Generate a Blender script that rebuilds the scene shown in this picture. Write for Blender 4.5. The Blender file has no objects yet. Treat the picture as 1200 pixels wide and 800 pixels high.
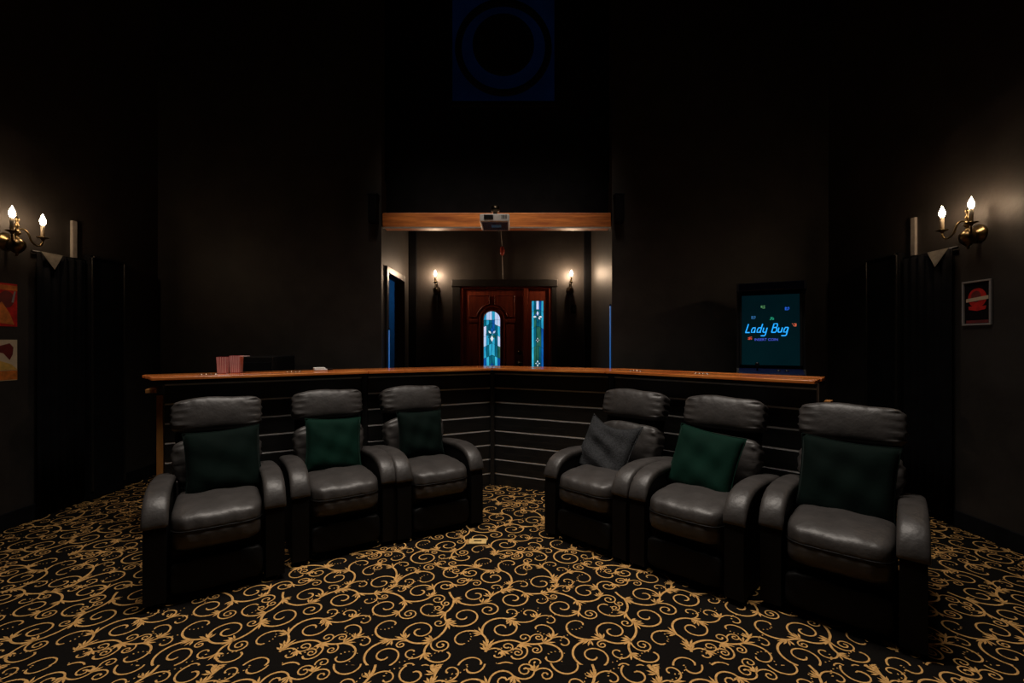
import bpy, bmesh, math, random
from mathutils import Vector, Matrix
import numpy as np

S = bpy.context.scene
COL = S.collection
PI = math.pi

# ------------------------------------------------------------------ camera
HC = 1.32                                   # eye height
cam = bpy.data.objects.new('camera', bpy.data.cameras.new('camera'))
COL.objects.link(cam)
cam.location = (0, 0, HC)
cam.rotation_euler = (PI/2, 0, 0)
cam.data.sensor_width = 36
cam.data.lens = 16
cam.data.shift_y = 0.0017
cam.data.clip_start = 0.05
S.camera = cam

# ------------------------------------------------------------------ world, exposure
w = bpy.data.worlds.new('night')
S.world = w
w.use_nodes = True
w.node_tree.nodes['Background'].inputs[0].default_value = (0, 0, 0, 1)
w.node_tree.nodes['Background'].inputs[1].default_value = 0
S.view_settings.view_transform = 'Standard'
S.view_settings.look = 'None'
S.view_settings.exposure = 0.0
S.view_settings.gamma = 1.0

# ------------------------------------------------------------------ lights that belong to no visible lamp
def area(name, loc, aim, size, size_y, power, color, spread=180):
    l = bpy.data.lights.new(name, 'AREA')
    l.shape = 'RECTANGLE'; l.size = size; l.size_y = size_y
    l.energy = power; l.color = color; l.spread = math.radians(spread)
    o = bpy.data.objects.new(name, l); COL.objects.link(o)
    o.location = loc
    o.rotation_euler = (Vector(aim)-Vector(loc)).to_track_quat('-Z', 'Y').to_euler()
    return o

DOWN = 61
area('house_light', (-0.15, 2.35, 5.3), (-0.15, 2.36, 0), 3.8, 0.8, DOWN, (1.0, 0.90, 0.80), 74)
area('beam_fill', (-0.15, 3.0, 5.3), (-0.15, 4.62, 2.5), 1.9, 0.25, 2.6, (1.0, 0.85, 0.70), 22)  # added fill that brightens the beam and counter, no such lamp hangs there
area('side_room_glow', (-1.75, 5.95, 2.5), (-2.3, 6.6, 0.9), 0.3, 0.3, 3.0, (0.05, 0.36, 1.0), 150)

# ------------------------------------------------------------------ materials
MATS = {}
def lin(c):
    return tuple(((v/255)/12.92 if v/255 <= .04045 else (((v/255)+.055)/1.055)**2.4) for v in c)

def mat(name, col, rough=.6, metal=0, spec=.5, noise=0, nscale=20, stretch=(1, 1, 1), bump=0, bscale=60, emit=None, estr=0,
        sheen=0, col2=None, coat=0):
    if name in MATS: return MATS[name]
    m = bpy.data.materials.new(name); m.use_nodes = True
    nt = m.node_tree; N = nt.nodes; L = nt.links
    b = N['Principled BSDF']
    b.inputs['Base Color'].default_value = (*col, 1)
    b.inputs['Roughness'].default_value = rough
    b.inputs['Metallic'].default_value = metal
    b.inputs['Specular IOR Level'].default_value = spec
    if coat:
        b.inputs['Coat Weight'].default_value = coat
        b.inputs['Coat Roughness'].default_value = .15
    if sheen:
        b.inputs['Sheen Weight'].default_value = sheen
        b.inputs['Sheen Roughness'].default_value = .35
        b.inputs['Sheen Tint'].default_value = (*[min(1, c*6+.1) for c in col], 1)
    tc = N.new('ShaderNodeTexCoord'); mp = N.new('ShaderNodeMapping')
    mp.inputs['Scale'].default_value = stretch
    L.new(tc.outputs['Object'], mp.inputs['Vector'])
    if noise or col2:
        n = N.new('ShaderNodeTexNoise'); n.inputs['Scale'].default_value = nscale
        n.inputs['Detail'].default_value = 5; n.inputs['Roughness'].default_value = .6
        L.new(mp.outputs[0], n.inputs['Vector'])
        r = N.new('ShaderNodeValToRGB')
        c2 = col2 or tuple(c*(1+noise) for c in col)
        c1 = col if col2 else tuple(c*(1-noise) for c in col)
        r.color_ramp.elements[0].position = .33; r.color_ramp.elements[1].position = .67
        r.color_ramp.elements[0].color = (*c1, 1); r.color_ramp.elements[1].color = (*c2, 1)
        L.new(n.outputs[0], r.inputs[0]); L.new(r.outputs[0], b.inputs['Base Color'])
        if emit:
            L.new(r.outputs[0], b.inputs['Emission Color'])
    if bump:
        n2 = N.new('ShaderNodeTexNoise'); n2.inputs['Scale'].default_value = bscale
        n2.inputs['Detail'].default_value = 4
        L.new(mp.outputs[0], n2.inputs['Vector'])
        bp = N.new('ShaderNodeBump'); bp.inputs['Strength'].default_value = bump
        bp.inputs['Distance'].default_value = .01
        L.new(n2.outputs[0], bp.inputs['Height']); L.new(bp.outputs[0], b.inputs['Normal'])
    if emit:
        if not (noise or col2): b.inputs['Emission Color'].default_value = (*emit, 1)
        b.inputs['Emission Strength'].default_value = estr
    MATS[name] = m
    return m

paint = mat('black_wall_paint', (.030, .026, .023), .55, spec=.35, noise=.25, nscale=3.5, bump=.12, bscale=30)
felt = mat('black_felt', (.006, .006, .007), .95, spec=.1, noise=.3, nscale=8)
trimb = mat('black_gloss_trim', (.014, .013, .012), .38, spec=.5, noise=.2, nscale=12)
carpet = mat('black_carpet', (.0042, .0031, .0024), .95, spec=.1, noise=.5, nscale=180, bump=.5, bscale=500)
gold = mat('gold_carpet_yarn', (.42, .22, .065), .95, spec=.1, col2=(.68, .39, .14), nscale=70, bump=.5, bscale=450)
leather = mat('black_leather', (.036, .032, .030), .47, spec=.45, noise=.2, nscale=9, bump=.30, bscale=26)
leather_shaded = mat('black_leather_shaded', (.0022, .0020, .0019), .6, spec=.15, noise=.2, nscale=9, bump=.1, bscale=60)  # darker leather copy with the shade of fronts and gaps in its colour
velvet = mat('dark_green_velvet', (.0006, .0048, .0034), .85, spec=.1, noise=.15, nscale=5, bump=.25, bscale=14, sheen=.12)
velvet_lit = mat('dark_green_velvet_lit', (.0012, .0155, .0095), .85, spec=.1, noise=.15, nscale=5, bump=.25, bscale=14, sheen=.14)  # brighter copy of the same velvet, the light on it put into the colour
knit = mat('charcoal_knit', (.028, .029, .031), .95, spec=.1, noise=.35, nscale=90, bump=.6, bscale=120)
redwood = mat('varnished_redwood', (.42, .075, .014), .17, spec=.5, col2=(.78, .27, .06), nscale=2.6, stretch=(1, 14, 14), coat=.3)
rawpine = mat('raw_pine_edge', (.26, .10, .02), .6, col2=(.42, .18, .04), nscale=3, stretch=(12, 12, 1))
beamwood = mat('stained_beam', (.36, .085, .014), .5, col2=(.80, .27, .05), nscale=3.2, stretch=(.8, 7, 9), bump=.1)
mahogany = mat('mahogany', (.13, .022, .011), .35, spec=.5, col2=(.26, .05, .022), nscale=3, stretch=(10, 10, 1))
boardb = mat('black_stained_board', (.010, .0095, .009), .42, spec=.45, noise=.5, nscale=4, stretch=(1, 12, 12), bump=.2, bscale=20)
backing = mat('pale_backing_panel', (.66, .62, .58), .6, noise=.1)
brass = mat('aged_brass', (.15, .105, .05), .30, metal=1, noise=.3, nscale=25)
darkmetal = mat('dark_bronze', (.06, .045, .03), .32, metal=1, noise=.3, nscale=25)
steel = mat('steel', (.65, .65, .66), .25, metal=1, noise=.1)
candle = mat('cream_candle_sleeve', (.55, .46, .33), .5, noise=.08)
bulbm = mat('warm_bulb', (1, .8, .55), .3, emit=(1.0, .70, .44), estr=105)
bulbr = mat('warm_bulb_small', (1, .8, .55), .3, emit=(1.0, .70, .46), estr=800)
lead = mat('lead_came', (.012, .014, .018), .5, metal=.6, noise=.2)
white = mat('white_plastic', (.80, .78, .75), .4, noise=.05)
grey = mat('grey_batten', (.30, .27, .24), .6, noise=.15)
blackp = mat('black_plastic', (.008, .008, .009), .35, noise=.2)
bluepanel = mat('projector_top_panel', (.03, .05, .11), .18, noise=.3, coat=.4)

# ------------------------------------------------------------------ mesh helpers
def link(o, parent=None):
    COL.objects.link(o)
    if parent is not None: o.parent = parent
    return o

def mk(name, bm, m, parent=None, loc=(0, 0, 0), rot=(0, 0, 0), smooth=False):
    me = bpy.data.meshes.new(name)
    bmesh.ops.recalc_face_normals(bm, faces=bm.faces[:])
    bm.to_mesh(me); bm.free()
    me.materials.append(m)
    if smooth:
        for p in me.polygons: p.use_smooth = True
    o = bpy.data.objects.new(name, me)
    o.location = loc; o.rotation_euler = rot
    return link(o, parent)

def empty(name, loc=(0, 0, 0), rz=0, parent=None):
    o = bpy.data.objects.new(name, None)
    o.empty_display_size = .1
    o.location = loc; o.rotation_euler = (0, 0, rz)
    return link(o, parent)

def tag(o, label=None, cat=None, group=None, kind=None):
    if label: o['label'] = label
    if cat: o['category'] = cat
    if group: o['group'] = group
    if kind: o['kind'] = kind
    return o

def box(bm, c, s, bev=0, seg=2, M=None):
    r = bmesh.ops.create_cube(bm, size=1)
    vs = r['verts']
    for v in vs: v.co = Vector((v.co.x*s[0], v.co.y*s[1], v.co.z*s[2]))
    if bev:
        es = list({e for v in vs for e in v.link_edges})
        rr = bmesh.ops.bevel(bm, geom=es, offset=bev, segments=seg, affect='EDGES', profile=.6)
        vs = list({v for f in rr['faces'] for v in f.verts} | {v for v in vs if v.is_valid})
    for v in vs:
        v.co = (M @ v.co if M else v.co)+Vector(c)
    return vs

def bx(c, s, bev=0, seg=2):
    bm = bmesh.new(); box(bm, c, s, bev, seg); return bm

def prism(bm, pts, z0, z1):
    n = len(pts)
    a = [bm.verts.new((p[0], p[1], z0)) for p in pts]
    b = [bm.verts.new((p[0], p[1], z1)) for p in pts]
    bm.faces.new(a[::-1]); bm.faces.new(b)
    for i in range(n):
        j = (i+1) % n
        bm.faces.new((a[i], a[j], b[j], b[i]))

def lathe(bm, prof, seg=16, c=(0, 0, 0), M=None):
    rings = []
    for (r, z) in prof:
        rings.append([bm.verts.new((M @ Vector((r*math.cos(2*PI*k/seg), r*math.sin(2*PI*k/seg), z)) if M else
                                    Vector((r*math.cos(2*PI*k/seg), r*math.sin(2*PI*k/seg), z)))+Vector(c)) for k in range(seg)])
    for a, b in zip(rings, rings[1:]):
        for k in range(seg):
            bm.faces.new((a[k], a[(k+1) % seg], b[(k+1) % seg], b[k]))
    bm.faces.new(rings[0][::-1]); bm.faces.new(rings[-1])

def tube(bm, pts, r, seg=8, closed=False):
    pts = [Vector(p) for p in pts]; n = len(pts); rings = []
    up = Vector((0, 0, 1))
    for i, p in enumerate(pts):
        a = pts[i-1] if (i > 0 or closed) else p
        b = pts[(i+1) % n] if (i < n-1 or closed) else p
        t = (b-a).normalized()
        if i == 0:
            u = t.cross(Vector((0, 0, 1)))
            if u.length < .1: u = t.cross(Vector((1, 0, 0)))
            u.normalize()
        else:
            u = (u-t*u.dot(t)).normalized()
        v = t.cross(u)
        rr = r[i] if isinstance(r, (list, tuple)) else r
        rings.append([bm.verts.new(p+(u*math.cos(2*PI*k/seg)+v*math.sin(2*PI*k/seg))*rr) for k in range(seg)])
    m = n if closed else n-1
    for i in range(m):
        a, b = rings[i], rings[(i+1) % n]
        for k in range(seg):
            bm.faces.new((a[k], a[(k+1) % seg], b[(k+1) % seg], b[k]))
    if not closed:
        bm.faces.new(rings[0][::-1]); bm.faces.new(rings[-1])

def bez(p0, p1, p2, p3, n=12):
    p0, p1, p2, p3 = map(Vector, (p0, p1, p2, p3))
    return [p0*(1-t)**3+p1*3*t*(1-t)**2+p2*3*t*t*(1-t)+p3*t**3 for t in (i/n for i in range(n+1))]

def soft(hx, hy, hz, k=4.5, n=14, fn=None):
    """A padded block: a cube's surface rounded by a p-norm, then shaped by fn(unit point, point)."""
    bm = bmesh.new()
    for ax in range(3):
        for s in (-1, 1):
            g = []
            for i in range(n+1):
                row = []
                for j in range(n+1):
                    u = math.sin((-1+2*i/n)*PI/2*.92)/math.sin(PI/2*.92); v = math.sin((-1+2*j/n)*PI/2*.92)/math.sin(PI/2*.92)
                    p = [0, 0, 0]; p[ax] = s; p[(ax+1) % 3] = u; p[(ax+2) % 3] = v
                    q = sum(abs(c)**k for c in p)**(1/k)
                    d = Vector([c/q for c in p])
                    co = Vector((d.x*hx, d.y*hy, d.z*hz))
                    if fn: co = fn(d, co)
                    row.append(bm.verts.new(co))
                g.append(row)
            for i in range(n):
                for j in range(n):
                    bm.faces.new((g[i][j], g[i+1][j], g[i+1][j+1], g[i][j+1]))
    bmesh.ops.remove_doubles(bm, verts=bm.verts[:], dist=1e-5)
    return bm

def copy_tree(o, parent=None):
    c = o.copy(); COL.objects.link(c)
    if parent is not None: c.parent = parent
    for ch in list(o.children): copy_tree(ch, c)
    return c

# ------------------------------------------------------------------ the room
XL, XR, YB, YF, ZC = -3.58, 3.20, 4.60, -1.6, 5.42      # side walls, back wall panels, wall behind the camera, ceiling
JL, JR, YD = -1.32, 1.01, 5.85                          # entry recess: left and right jamb, its back wall
def struct(name, bm, m, **k):
    return tag(mk(name, bm, m, **k), kind='structure')

def slab(x0, x1, y0, y1, z0, z1, bev=0):
    return bx(((x0+x1)/2, (y0+y1)/2, (z0+z1)/2), (x1-x0, y1-y0, z1-z0), bev)

floor = struct('floor', slab(-4.2, 3.4, YF-.2, 7.0, -.10, 0), carpet)
struct('ceiling', slab(-4.2, 3.4, YF-.2, YB+.2, ZC, ZC+.1), felt)
struct('wall_left', slab(XL-.12, XL, YF, YB, 0, ZC), paint)
struct('wall_right', slab(XR, XR+.12, YF, YB, 0, ZC), paint)
struct('wall_front', slab(XL-.12, XR+.12, YF-.12, YF, 0, ZC), felt)
struct('wall_back_left', slab(XL, JL, YB, YB+.12, 0, ZC), paint)
struct('wall_back_right', slab(JR, XR, YB, YB+.12, 0, ZC), paint)
struct('wall_back_upper', slab(JL, JR, 4.78, 4.86, 2.64, ZC), felt)
# entry recess
DY0, DY1, DZ = 4.80, 5.50, 2.06                        # doorway in the left jamb
bm = bmesh.new()
for a in ((JL-.1, JL, YB+.12, DY0, 0, 3.0), (JL-.1, JL, DY1, YD, 0, 3.0), (JL-.1, JL, DY0, DY1, DZ, 3.0)):
    box(bm, ((a[0]+a[1])/2, (a[2]+a[3])/2, (a[4]+a[5])/2), (a[1]-a[0], a[3]-a[2], a[5]-a[4]))
struct('wall_recess_left', bm, paint)
struct('wall_recess_right', slab(JR, JR+.1, YB+.12, YD, 0, 3.0), paint)
OX0, OX1, OZ = -.66, .505, 2.045                       # opening of the front door
bm = bmesh.new()
for a in ((JL-.1, OX0, YD, YD+.12, 0, 3.0), (OX1, JR+.1, YD, YD+.12, 0, 3.0), (OX0, OX1, YD, YD+.12, OZ, 3.0)):
    box(bm, ((a[0]+a[1])/2, (a[2]+a[3])/2, (a[4]+a[5])/2), (a[1]-a[0], a[3]-a[2], a[5]-a[4]))
struct('wall_recess_back', bm, paint)
struct('ceiling_recess', slab(JL-.1, JR+.1, 4.86, YD+.12, 3.0, 3.08), felt)
# side room behind the left jamb
struct('wall_side_room_back', slab(-4.2, JL-.1, 6.75, 6.85, 0, 2.9), mat('side_room_paint', (.20, .21, .23), .7, noise=.1))
struct('wall_side_room_left', slab(-4.2, -4.1, YB+.12, 6.75, 0, 2.9), MATS['side_room_paint'])
struct('ceiling_side_room', slab(-4.2, JL-.1, YB+.12, 6.85, 2.9, 3.0), felt)
struct('wall_beyond_recess', slab(JL-.1, 3.3, 6.75, 6.85, 0, 3.0), felt)
# corner posts at the back of the recess, door trims, baseboards
struct('trim_1', slab(JL, JL+.10, YD-.05, YD, 0, 3.0, .008), felt)
struct('trim_2', slab(JR-.09, JR, YD-.05, YD, 0, 3.0, .008), felt)
bm = bmesh.new()
for a in ((-.765, -.66, 0, 2.045), (.505, .575, 0, 2.045)):
    box(bm, ((a[0]+a[1])/2, YD-.015, (a[2]+a[3])/2), (a[1]-a[0], .03, a[3]-a[2]), .008)
box(bm, (-.095, YD-.02, 2.09), (1.36, .04, .09), .008)
struct('trim_3', bm, trimb)
bm = bmesh.new()
for a in ((DY0-.07, DY0, 0, DZ+.07), (DY1, DY1+.07, 0, DZ+.07), (DY0, DY1, DZ, DZ+.07)):
    box(bm, (JL+.012, (a[0]+a[1])/2, (a[2]+a[3])/2), (.024, a[1]-a[0], a[3]-a[2]), .006)
struct('trim_4', bm, trimb)
for nm, a in (('baseboard_left', (XL, XL+.015, YF, YB)), ('baseboard_right', (XR-.015, XR, YF, YB)),
              ('baseboard_back_left', (XL+.015, JL, YB-.015, YB)), ('baseboard_back_right', (JR, XR-.015, YB-.015, YB))):
    struct(nm, slab(a[0], a[1], a[2], a[3], 0, .12, .004), felt)

# timber header over the recess
beam = tag(mk('ceiling_beam', slab(JL+.005, JR-.005, 4.62, 4.78, 2.50, 2.645, .006), beamwood),
           'orange stained timber beam spanning the opening above the entry', 'beam')
mk('lit_edge', slab(JL+.005, JR-.005, 4.612, 4.64, 2.489, 2.4995), grey, beam)  # pale strip standing for the light along the beam's lower edge
for x in (-1.385, 1.07):
    s = tag(mk('beam_bracket', bx((x, YB-.05, 2.655), (.085, .095, .27), .012), felt), None, 'bracket')
    s['label'] = ('black box bracket at the beam end nearer the blue doorway' if x < 0 else
                  'black box bracket at the beam end nearer the arcade cabinet')
    mk('cap_plate', bx((x, YB-.05, 2.802), (.1, .1, .02), .004), blackp, s)

# thin blue light strips up the edges of the entry
def led(name, x, y, h, label, st):
    e = tag(empty(name, (x, y, 0)), label, 'light strip')
    bm = bmesh.new(); tube(bm, [(0, 0, .4), (0, 0, h)], .006, 8)
    mk('diffuser', bm, mat('blue_led_%d' % (st*10), (.1, .2, .4), .4, emit=(.004, .10, .36), estr=st), e, smooth=True)
    mk('end_cap', bx((0, 0, h+.008), (.018, .018, .016), .002), trimb, e)
led('light_strip', JL+.034, DY0-.035, 1.46, 'blue light strip on the trim of the narrow blue doorway', .7)
led('light_strip', JR-.010, YB+.035, 1.70, 'blue light strip up the edge of the entry nearest the arcade cabinet', .65)

# ------------------------------------------------------------------ high window above the beam
win = tag(empty('window_1', (-.09, 4.775, 3.85)), kind='structure')
wb = mat('dim_blue_window_glass', (.0005, .003, .014), .2, col2=(.0010, .0065, .030), nscale=1.6, emit=(0, .004, .02), estr=.20)
mk('pane', bx((0, .0, .535), (1.07, .006, 1.07)), wb, win)
for i, c in enumerate((((-.56, 0, .535), (.05, .05, 1.17)), ((.56, 0, .535), (.05, .05, 1.17)), ((0, 0, -.025), (1.07, .05, .05)), ((0, 0, 1.095), (1.07, .05, .05)))):
    mk('window_frame', bx(c[0], c[1], .008), felt, win)
bm = bmesh.new(); tube(bm, [(.47*math.cos(a), -.03, .55+.47*math.sin(a)) for a in (2*PI*k/64 for k in range(64))], .035, 8, True)
mk('round_tracery', bm, felt, win, smooth=True)
bm = bmesh.new(); lathe(bm, [(.30, -.02), (.32, -.01), (.32, .01), (.30, .02)], 48, (0, -.03, .58), Matrix.Rotation(PI/2, 3, 'X'))
mk('centre_disc', bm, felt, win)

# ------------------------------------------------------------------ front door with stained glass
gl = {}
def gm(n, c1, c2, s):
    gl[n] = mat('glass_'+n, lin(c1), .15, col2=lin(c2), nscale=7, stretch=(3, 1, .6), emit=(1, 1, 1), estr=s)
gm('pale', (150, 190, 225), (200, 205, 235), 1.1)
gm('cyan', (20, 120, 170), (60, 190, 220), 1.0)
gm('teal', (5, 70, 100), (20, 120, 140), .85)
gm('blue', (10, 60, 140), (20, 110, 190), .85)
gm('green', (10, 70, 60), (60, 130, 110), .75)
gm('clear', (200, 225, 230), (235, 240, 245), 1.0)

door = tag(empty('door_1', (0, YD, 0)), kind='structure')
def dpart(name, bm, m, parent=door, **k): return mk(name, bm, m, parent, **k)
dpart('door_frame', slab(OX0, -.632, -.02, .09, 0, OZ), mahogany)
dpart('door_frame', slab(.475, OX1, -.02, .09, 0, OZ), mahogany)
dpart('door_frame', slab(-.632, .475, -.02, .09, 2.018, OZ), mahogany)
dpart('mullion', slab(.148, .205, -.025, .09, 0, 2.018, .006), mahogany)
# leaf: a slab pierced by the arched light, built of stiles, rails and the arch head
GX, GW, GZ0, GZ1 = -.258, .107, .55, 1.625              # glass centre, half width, bottom, spring line
leaf = dpart('door_leaf', slab(-.628, GX-GW, 0, .045, .01, 2.012), mahogany)
dpart('stile', slab(GX+GW, .144, 0, .045, .01, 2.012), mahogany, leaf)
dpart('bottom_rail', slab(GX-GW, GX+GW, 0, .045, .01, GZ0), mahogany, leaf)
bm = bmesh.new()
arc = [(GX+GW*math.cos(a), GZ1+GW*math.sin(a)) for a in (PI*k/24 for k in range(25))]
for (a, b) in zip(arc, arc[1:]):
    q = [(a[0], a[1]), (a[0], 2.012), (b[0], 2.012), (b[0], b[1])]
    f = [bm.verts.new((p[0], 0, p[1])) for p in q]; g = [bm.verts.new((p[0], .045, p[1])) for p in q]
    bm.faces.new(f); bm.faces.new(g[::-1])
    for i in range(4): bm.faces.new((f[i], f[(i+1) % 4], g[(i+1) % 4], g[i]))
dpart('arch_head', bm, mahogany, leaf)
ring = [(GX-.165, 0, .5)]+[(GX-.165, 0, z) for z in (.9, 1.3, 1.6)]+[(GX+.165*math.cos(a), 0, GZ1+.165*math.sin(a)) for a in (PI-PI*k/24 for k in range(25))]+[(GX+.165, 0, z) for z in (1.6, 1.3, .9, .5)]
bm = bmesh.new(); tube(bm, ring, .013, 8); dpart('arch_moulding', bm, mahogany, leaf, smooth=True)
ring2 = [(GX+(x-GX)*.112/.165, 0, (GZ1+(z-GZ1)*.112/.165) if z > GZ1 else z) for (x, y, z) in ring]
bm = bmesh.new(); tube(bm, ring2, .008, 8); dpart('glazing_bead', bm, mahogany, leaf, smooth=True)
# raised panels: two with a curved corner above the rail, two tall ones below it
def panel(sgn):
    xo, xi = GX+sgn*.29, GX+sgn*.035
    pts = [(xo, 1.93), (xo, 1.66)]
    a0 = math.asin((1.66-GZ1)/.2)
    for k in range(9):
        a = a0+(PI/2-.18-a0)*k/8
        pts.append((GX+sgn*.2*math.cos(a), GZ1+.2*math.sin(a)))
    pts.append((pts[-1][0], 1.93))
    bm = bmesh.new(); f = [bm.verts.new((p[0], -.014, p[1])) for p in pts]; g = [bm.verts.new((GX+(p[0]-GX)*1.0, 0, p[1])) for p in pts]
    bm.faces.new(f)
    for i in range(len(pts)): bm.faces.new((f[i], f[(i+1) % len(pts)], g[(i+1) % len(pts)], g[i]))
    dpart('raised_panel', bm, mahogany, leaf)
    bm = bmesh.new(); tube(bm, [(p[0], -.012, p[1]) for p in pts], .006, 6, True); dpart('panel_moulding', bm, mahogany, leaf)
for s in (-1, 1):
    panel(s)
    dpart('raised_panel', bx((GX+s*.235, -.006, 1.03), (.1, .016, 1.06), .006), mahogany, leaf)
    dpart('raised_panel', bx((GX+s*.235, -.006, .28), (.2, .016, .3), .006), mahogany, leaf)
    dpart('lock_rail', bx((GX+s*.235, -.008, 1.605), (.12, .018, .045), .006), mahogany, leaf)
bm = bmesh.new(); lathe(bm, [(.036, 0), (.036, .008), (.012, .012), (.012, .04), (.026, .048), (.031, .062), (.024, .078), (.004, .082)], 16, (.1, 0, 1.06), Matrix.Rotation(PI/2, 3, 'X'))
dpart('door_handle', bm, darkmetal, leaf, smooth=True)
bm = bmesh.new(); lathe(bm, [(.028, 0), (.028, .012), (.012, .02)], 16, (.1, 0, 1.2), Matrix.Rotation(PI/2, 3, 'X'))
dpart('deadbolt', bm, darkmetal, leaf, smooth=True)
# side light
sl = dpart('sidelight', slab(.209, .254, 0, .045, .01, 2.014), mahogany)
dpart('stile', slab(.406, .472, 0, .045, .01, 2.014), mahogany, sl)
dpart('top_rail', slab(.254, .406, 0, .045, 1.865, 2.014), mahogany, sl)
dpart('bottom_rail', slab(.254, .406, 0, .045, .01, .36), mahogany, sl)

def pane(pts, y, m, parent, t=.004):
    bm = bmesh.new()
    f = [bm.verts.new((p[0], y, p[1])) for p in pts]; g = [bm.verts.new((p[0], y+t, p[1])) for p in pts]
    bm.faces.new(f); bm.faces.new(g[::-1]); n = len(pts)
    for i in range(n): bm.faces.new((f[i], f[(i+1) % n], g[(i+1) % n], g[i]))
    mk('glass_pane', bm, gl[m], parent)
    bm = bmesh.new()
    for i in range(n):
        a, b = pts[i], pts[(i+1) % n]
        L = math.hypot(b[0]-a[0], b[1]-a[1]); ang = math.atan2(b[1]-a[1], b[0]-a[0])
        if L < .003: continue
        box(bm, ((a[0]+b[0])/2, y, (a[1]+b[1])/2), (L, .008, .003), M=Matrix.Rotation(-ang, 3, 'Y'))
    mk('lead_came', bm, lead, parent)

def arch_clip(x, z): # keep a point inside the arched light
    if z > GZ1:
        d = math.hypot(x-GX, z-GZ1)
        if d > GW: return (GX+(x-GX)*GW/d, GZ1+(z-GZ1)*GW/d)
    return (x, z)
colsx = [GX-GW, GX-GW*.68, GX-GW*.34, GX, GX+GW*.34, GX+GW*.68, GX+GW]
rowz = [GZ0, .80, .98, 1.12, 1.27, 1.40, 1.53, 1.62]
hues = [['blue', 'teal', 'cyan', 'cyan', 'teal', 'blue'], ['blue', 'blue', 'cyan', 'cyan', 'blue', 'green'], ['blue', 'cyan', 'teal', 'teal', 'cyan', 'blue'],
        ['cyan', 'teal', 'cyan', 'cyan', 'teal', 'green'], ['pale', 'cyan', 'teal', 'cyan', 'teal', 'pale'], ['pale', 'teal', 'teal', 'blue', 'teal', 'cyan'],
        ['teal', 'cyan', 'teal', 'blue', 'pale', 'pale']]
def lz(j, i, cs, rz_, n, k):     # leads between rows rise to a point in the middle
    x = cs[i]; m = (cs[0]+cs[-1])/2
    return rz_[j]+(k*(1-abs(x-m)/(cs[-1]-m)) if 0 < j < n else 0)
for j in range(7):
    for i in range(6):
        up = 1.62 if j == 6 else None
        z = [lz(j, i, colsx, rowz, 7, .05), lz(j, i+1, colsx, rowz, 7, .05), lz(j+1, i+1, colsx, rowz, 7, .05), lz(j+1, i, colsx, rowz, 7, .05)]
        pane([(colsx[i], z[0]), (colsx[i+1], z[1]), (colsx[i+1], z[2]), (colsx[i], z[3])], .018, hues[j][i], leaf)
for i in range(6):                                         # the arched head
    top = [(x, GZ1+math.sqrt(max(0, GW**2-(x-GX)**2))) for x in np.linspace(colsx[i+1], colsx[i], 5)]
    pane([(colsx[i], 1.62), (colsx[i+1], 1.62)]+top, .018, ('cyan', 'pale', 'pale', 'cyan', 'pale', 'pale')[i], leaf)
def star(cx, cz, r, parent, y=.012, names=('clear', 'teal', 'clear', 'green')):
    for k in range(8):
        a = k*PI/4+PI/8*0
        rr = r*(1.15 if k % 4 == 2 else (.95 if k % 2 == 0 else .8))
        pts = [(cx+.12*r*math.cos(a), cz+.12*r*math.sin(a)), (cx+rr*.62*math.cos(a-.38), cz+rr*.62*math.sin(a-.38)),
               (cx+rr*math.cos(a), cz+rr*math.sin(a)), (cx+rr*.62*math.cos(a+.38), cz+rr*.62*math.sin(a+.38))]
        pane(pts, y, names[k % len(names)], parent)
star(GX, 1.435, .085, leaf, names=('teal', 'pale', 'blue', 'clear', 'teal', 'teal', 'clear', 'green'))
star(GX, .985, .075, leaf, names=('green', 'clear', 'blue', 'clear', 'teal', 'clear', 'green', 'clear'))
# side light glass
sx = [.254, .283, .313, .347, .377, .406]
sz = [.36, .7, 1.0, 1.25, 1.5, 1.72, 1.865]
sh = [['cyan', 'blue', 'teal', 'blue', 'blue'], ['blue', 'blue', 'green', 'teal', 'blue'], ['cyan', 'green', 'green', 'teal', 'blue'],
      ['cyan', 'teal', 'green', 'green', 'blue'], ['cyan', 'green', 'teal', 'teal', 'cyan'], ['cyan', 'teal', 'pale', 'blue', 'cyan']]
for j in range(6):
    for i in range(5):
        z = [lz(j, i, sx, sz, 6, .045), lz(j, i+1, sx, sz, 6, .045), lz(j+1, i+1, sx, sz, 6, .045), lz(j+1, i, sx, sz, 6, .045)]
        pane([(sx[i], z[0]), (sx[i+1], z[1]), (sx[i+1], z[2]), (sx[i], z[3])], .018, sh[j][i], sl)
star(.33, 1.66, .068, sl, names=('clear', 'teal', 'pale', 'blue', 'clear', 'teal', 'teal', 'clear'))
star(.33, 1.36, .03, sl, names=('clear', 'green'))
star(.33, 1.06, .04, sl, names=('clear', 'cyan'))

# cord and small red pendant on the wall over the door
cord = tag(empty('hanging_cord', (-.125, YD, 0)), 'thin cord with a small dark red pendant hanging above the front door', 'cord')
bm = bmesh.new(); tube(bm, [(-.02, -.012, 2.84), (-.012, -.014, 2.7), (.0, -.016, 2.56)], .004, 6); mk('upper_cord', bm, grey, cord)
bm = bmesh.new(); tube(bm, [(.0, -.016, 2.44), (.004, -.014, 2.3), (.008, -.012, 2.142)], .005, 6); mk('lower_cord', bm, grey, cord)
bm = bmesh.new(); lathe(bm, [(.006, .06), (.022, .045), (.03, .01), (.028, -.03), (.018, -.055), (.004, -.06)], 14, (0, -.035, 2.5)); mk('pendant', bm, mat('dark_red_glaze', (.22, .03, .02), .3, noise=.3), cord, smooth=True)
sw = tag(mk('light_switch', bx((.79, YD-.006, 1.98-.22), (.07, .012, .11), .004), felt), 'black switch plate on the entry wall below the bracket light', 'switch')
mk('toggle', bx((.79, YD-.018, 1.76), (.012, .014, .026), .003), blackp, sw)

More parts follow.
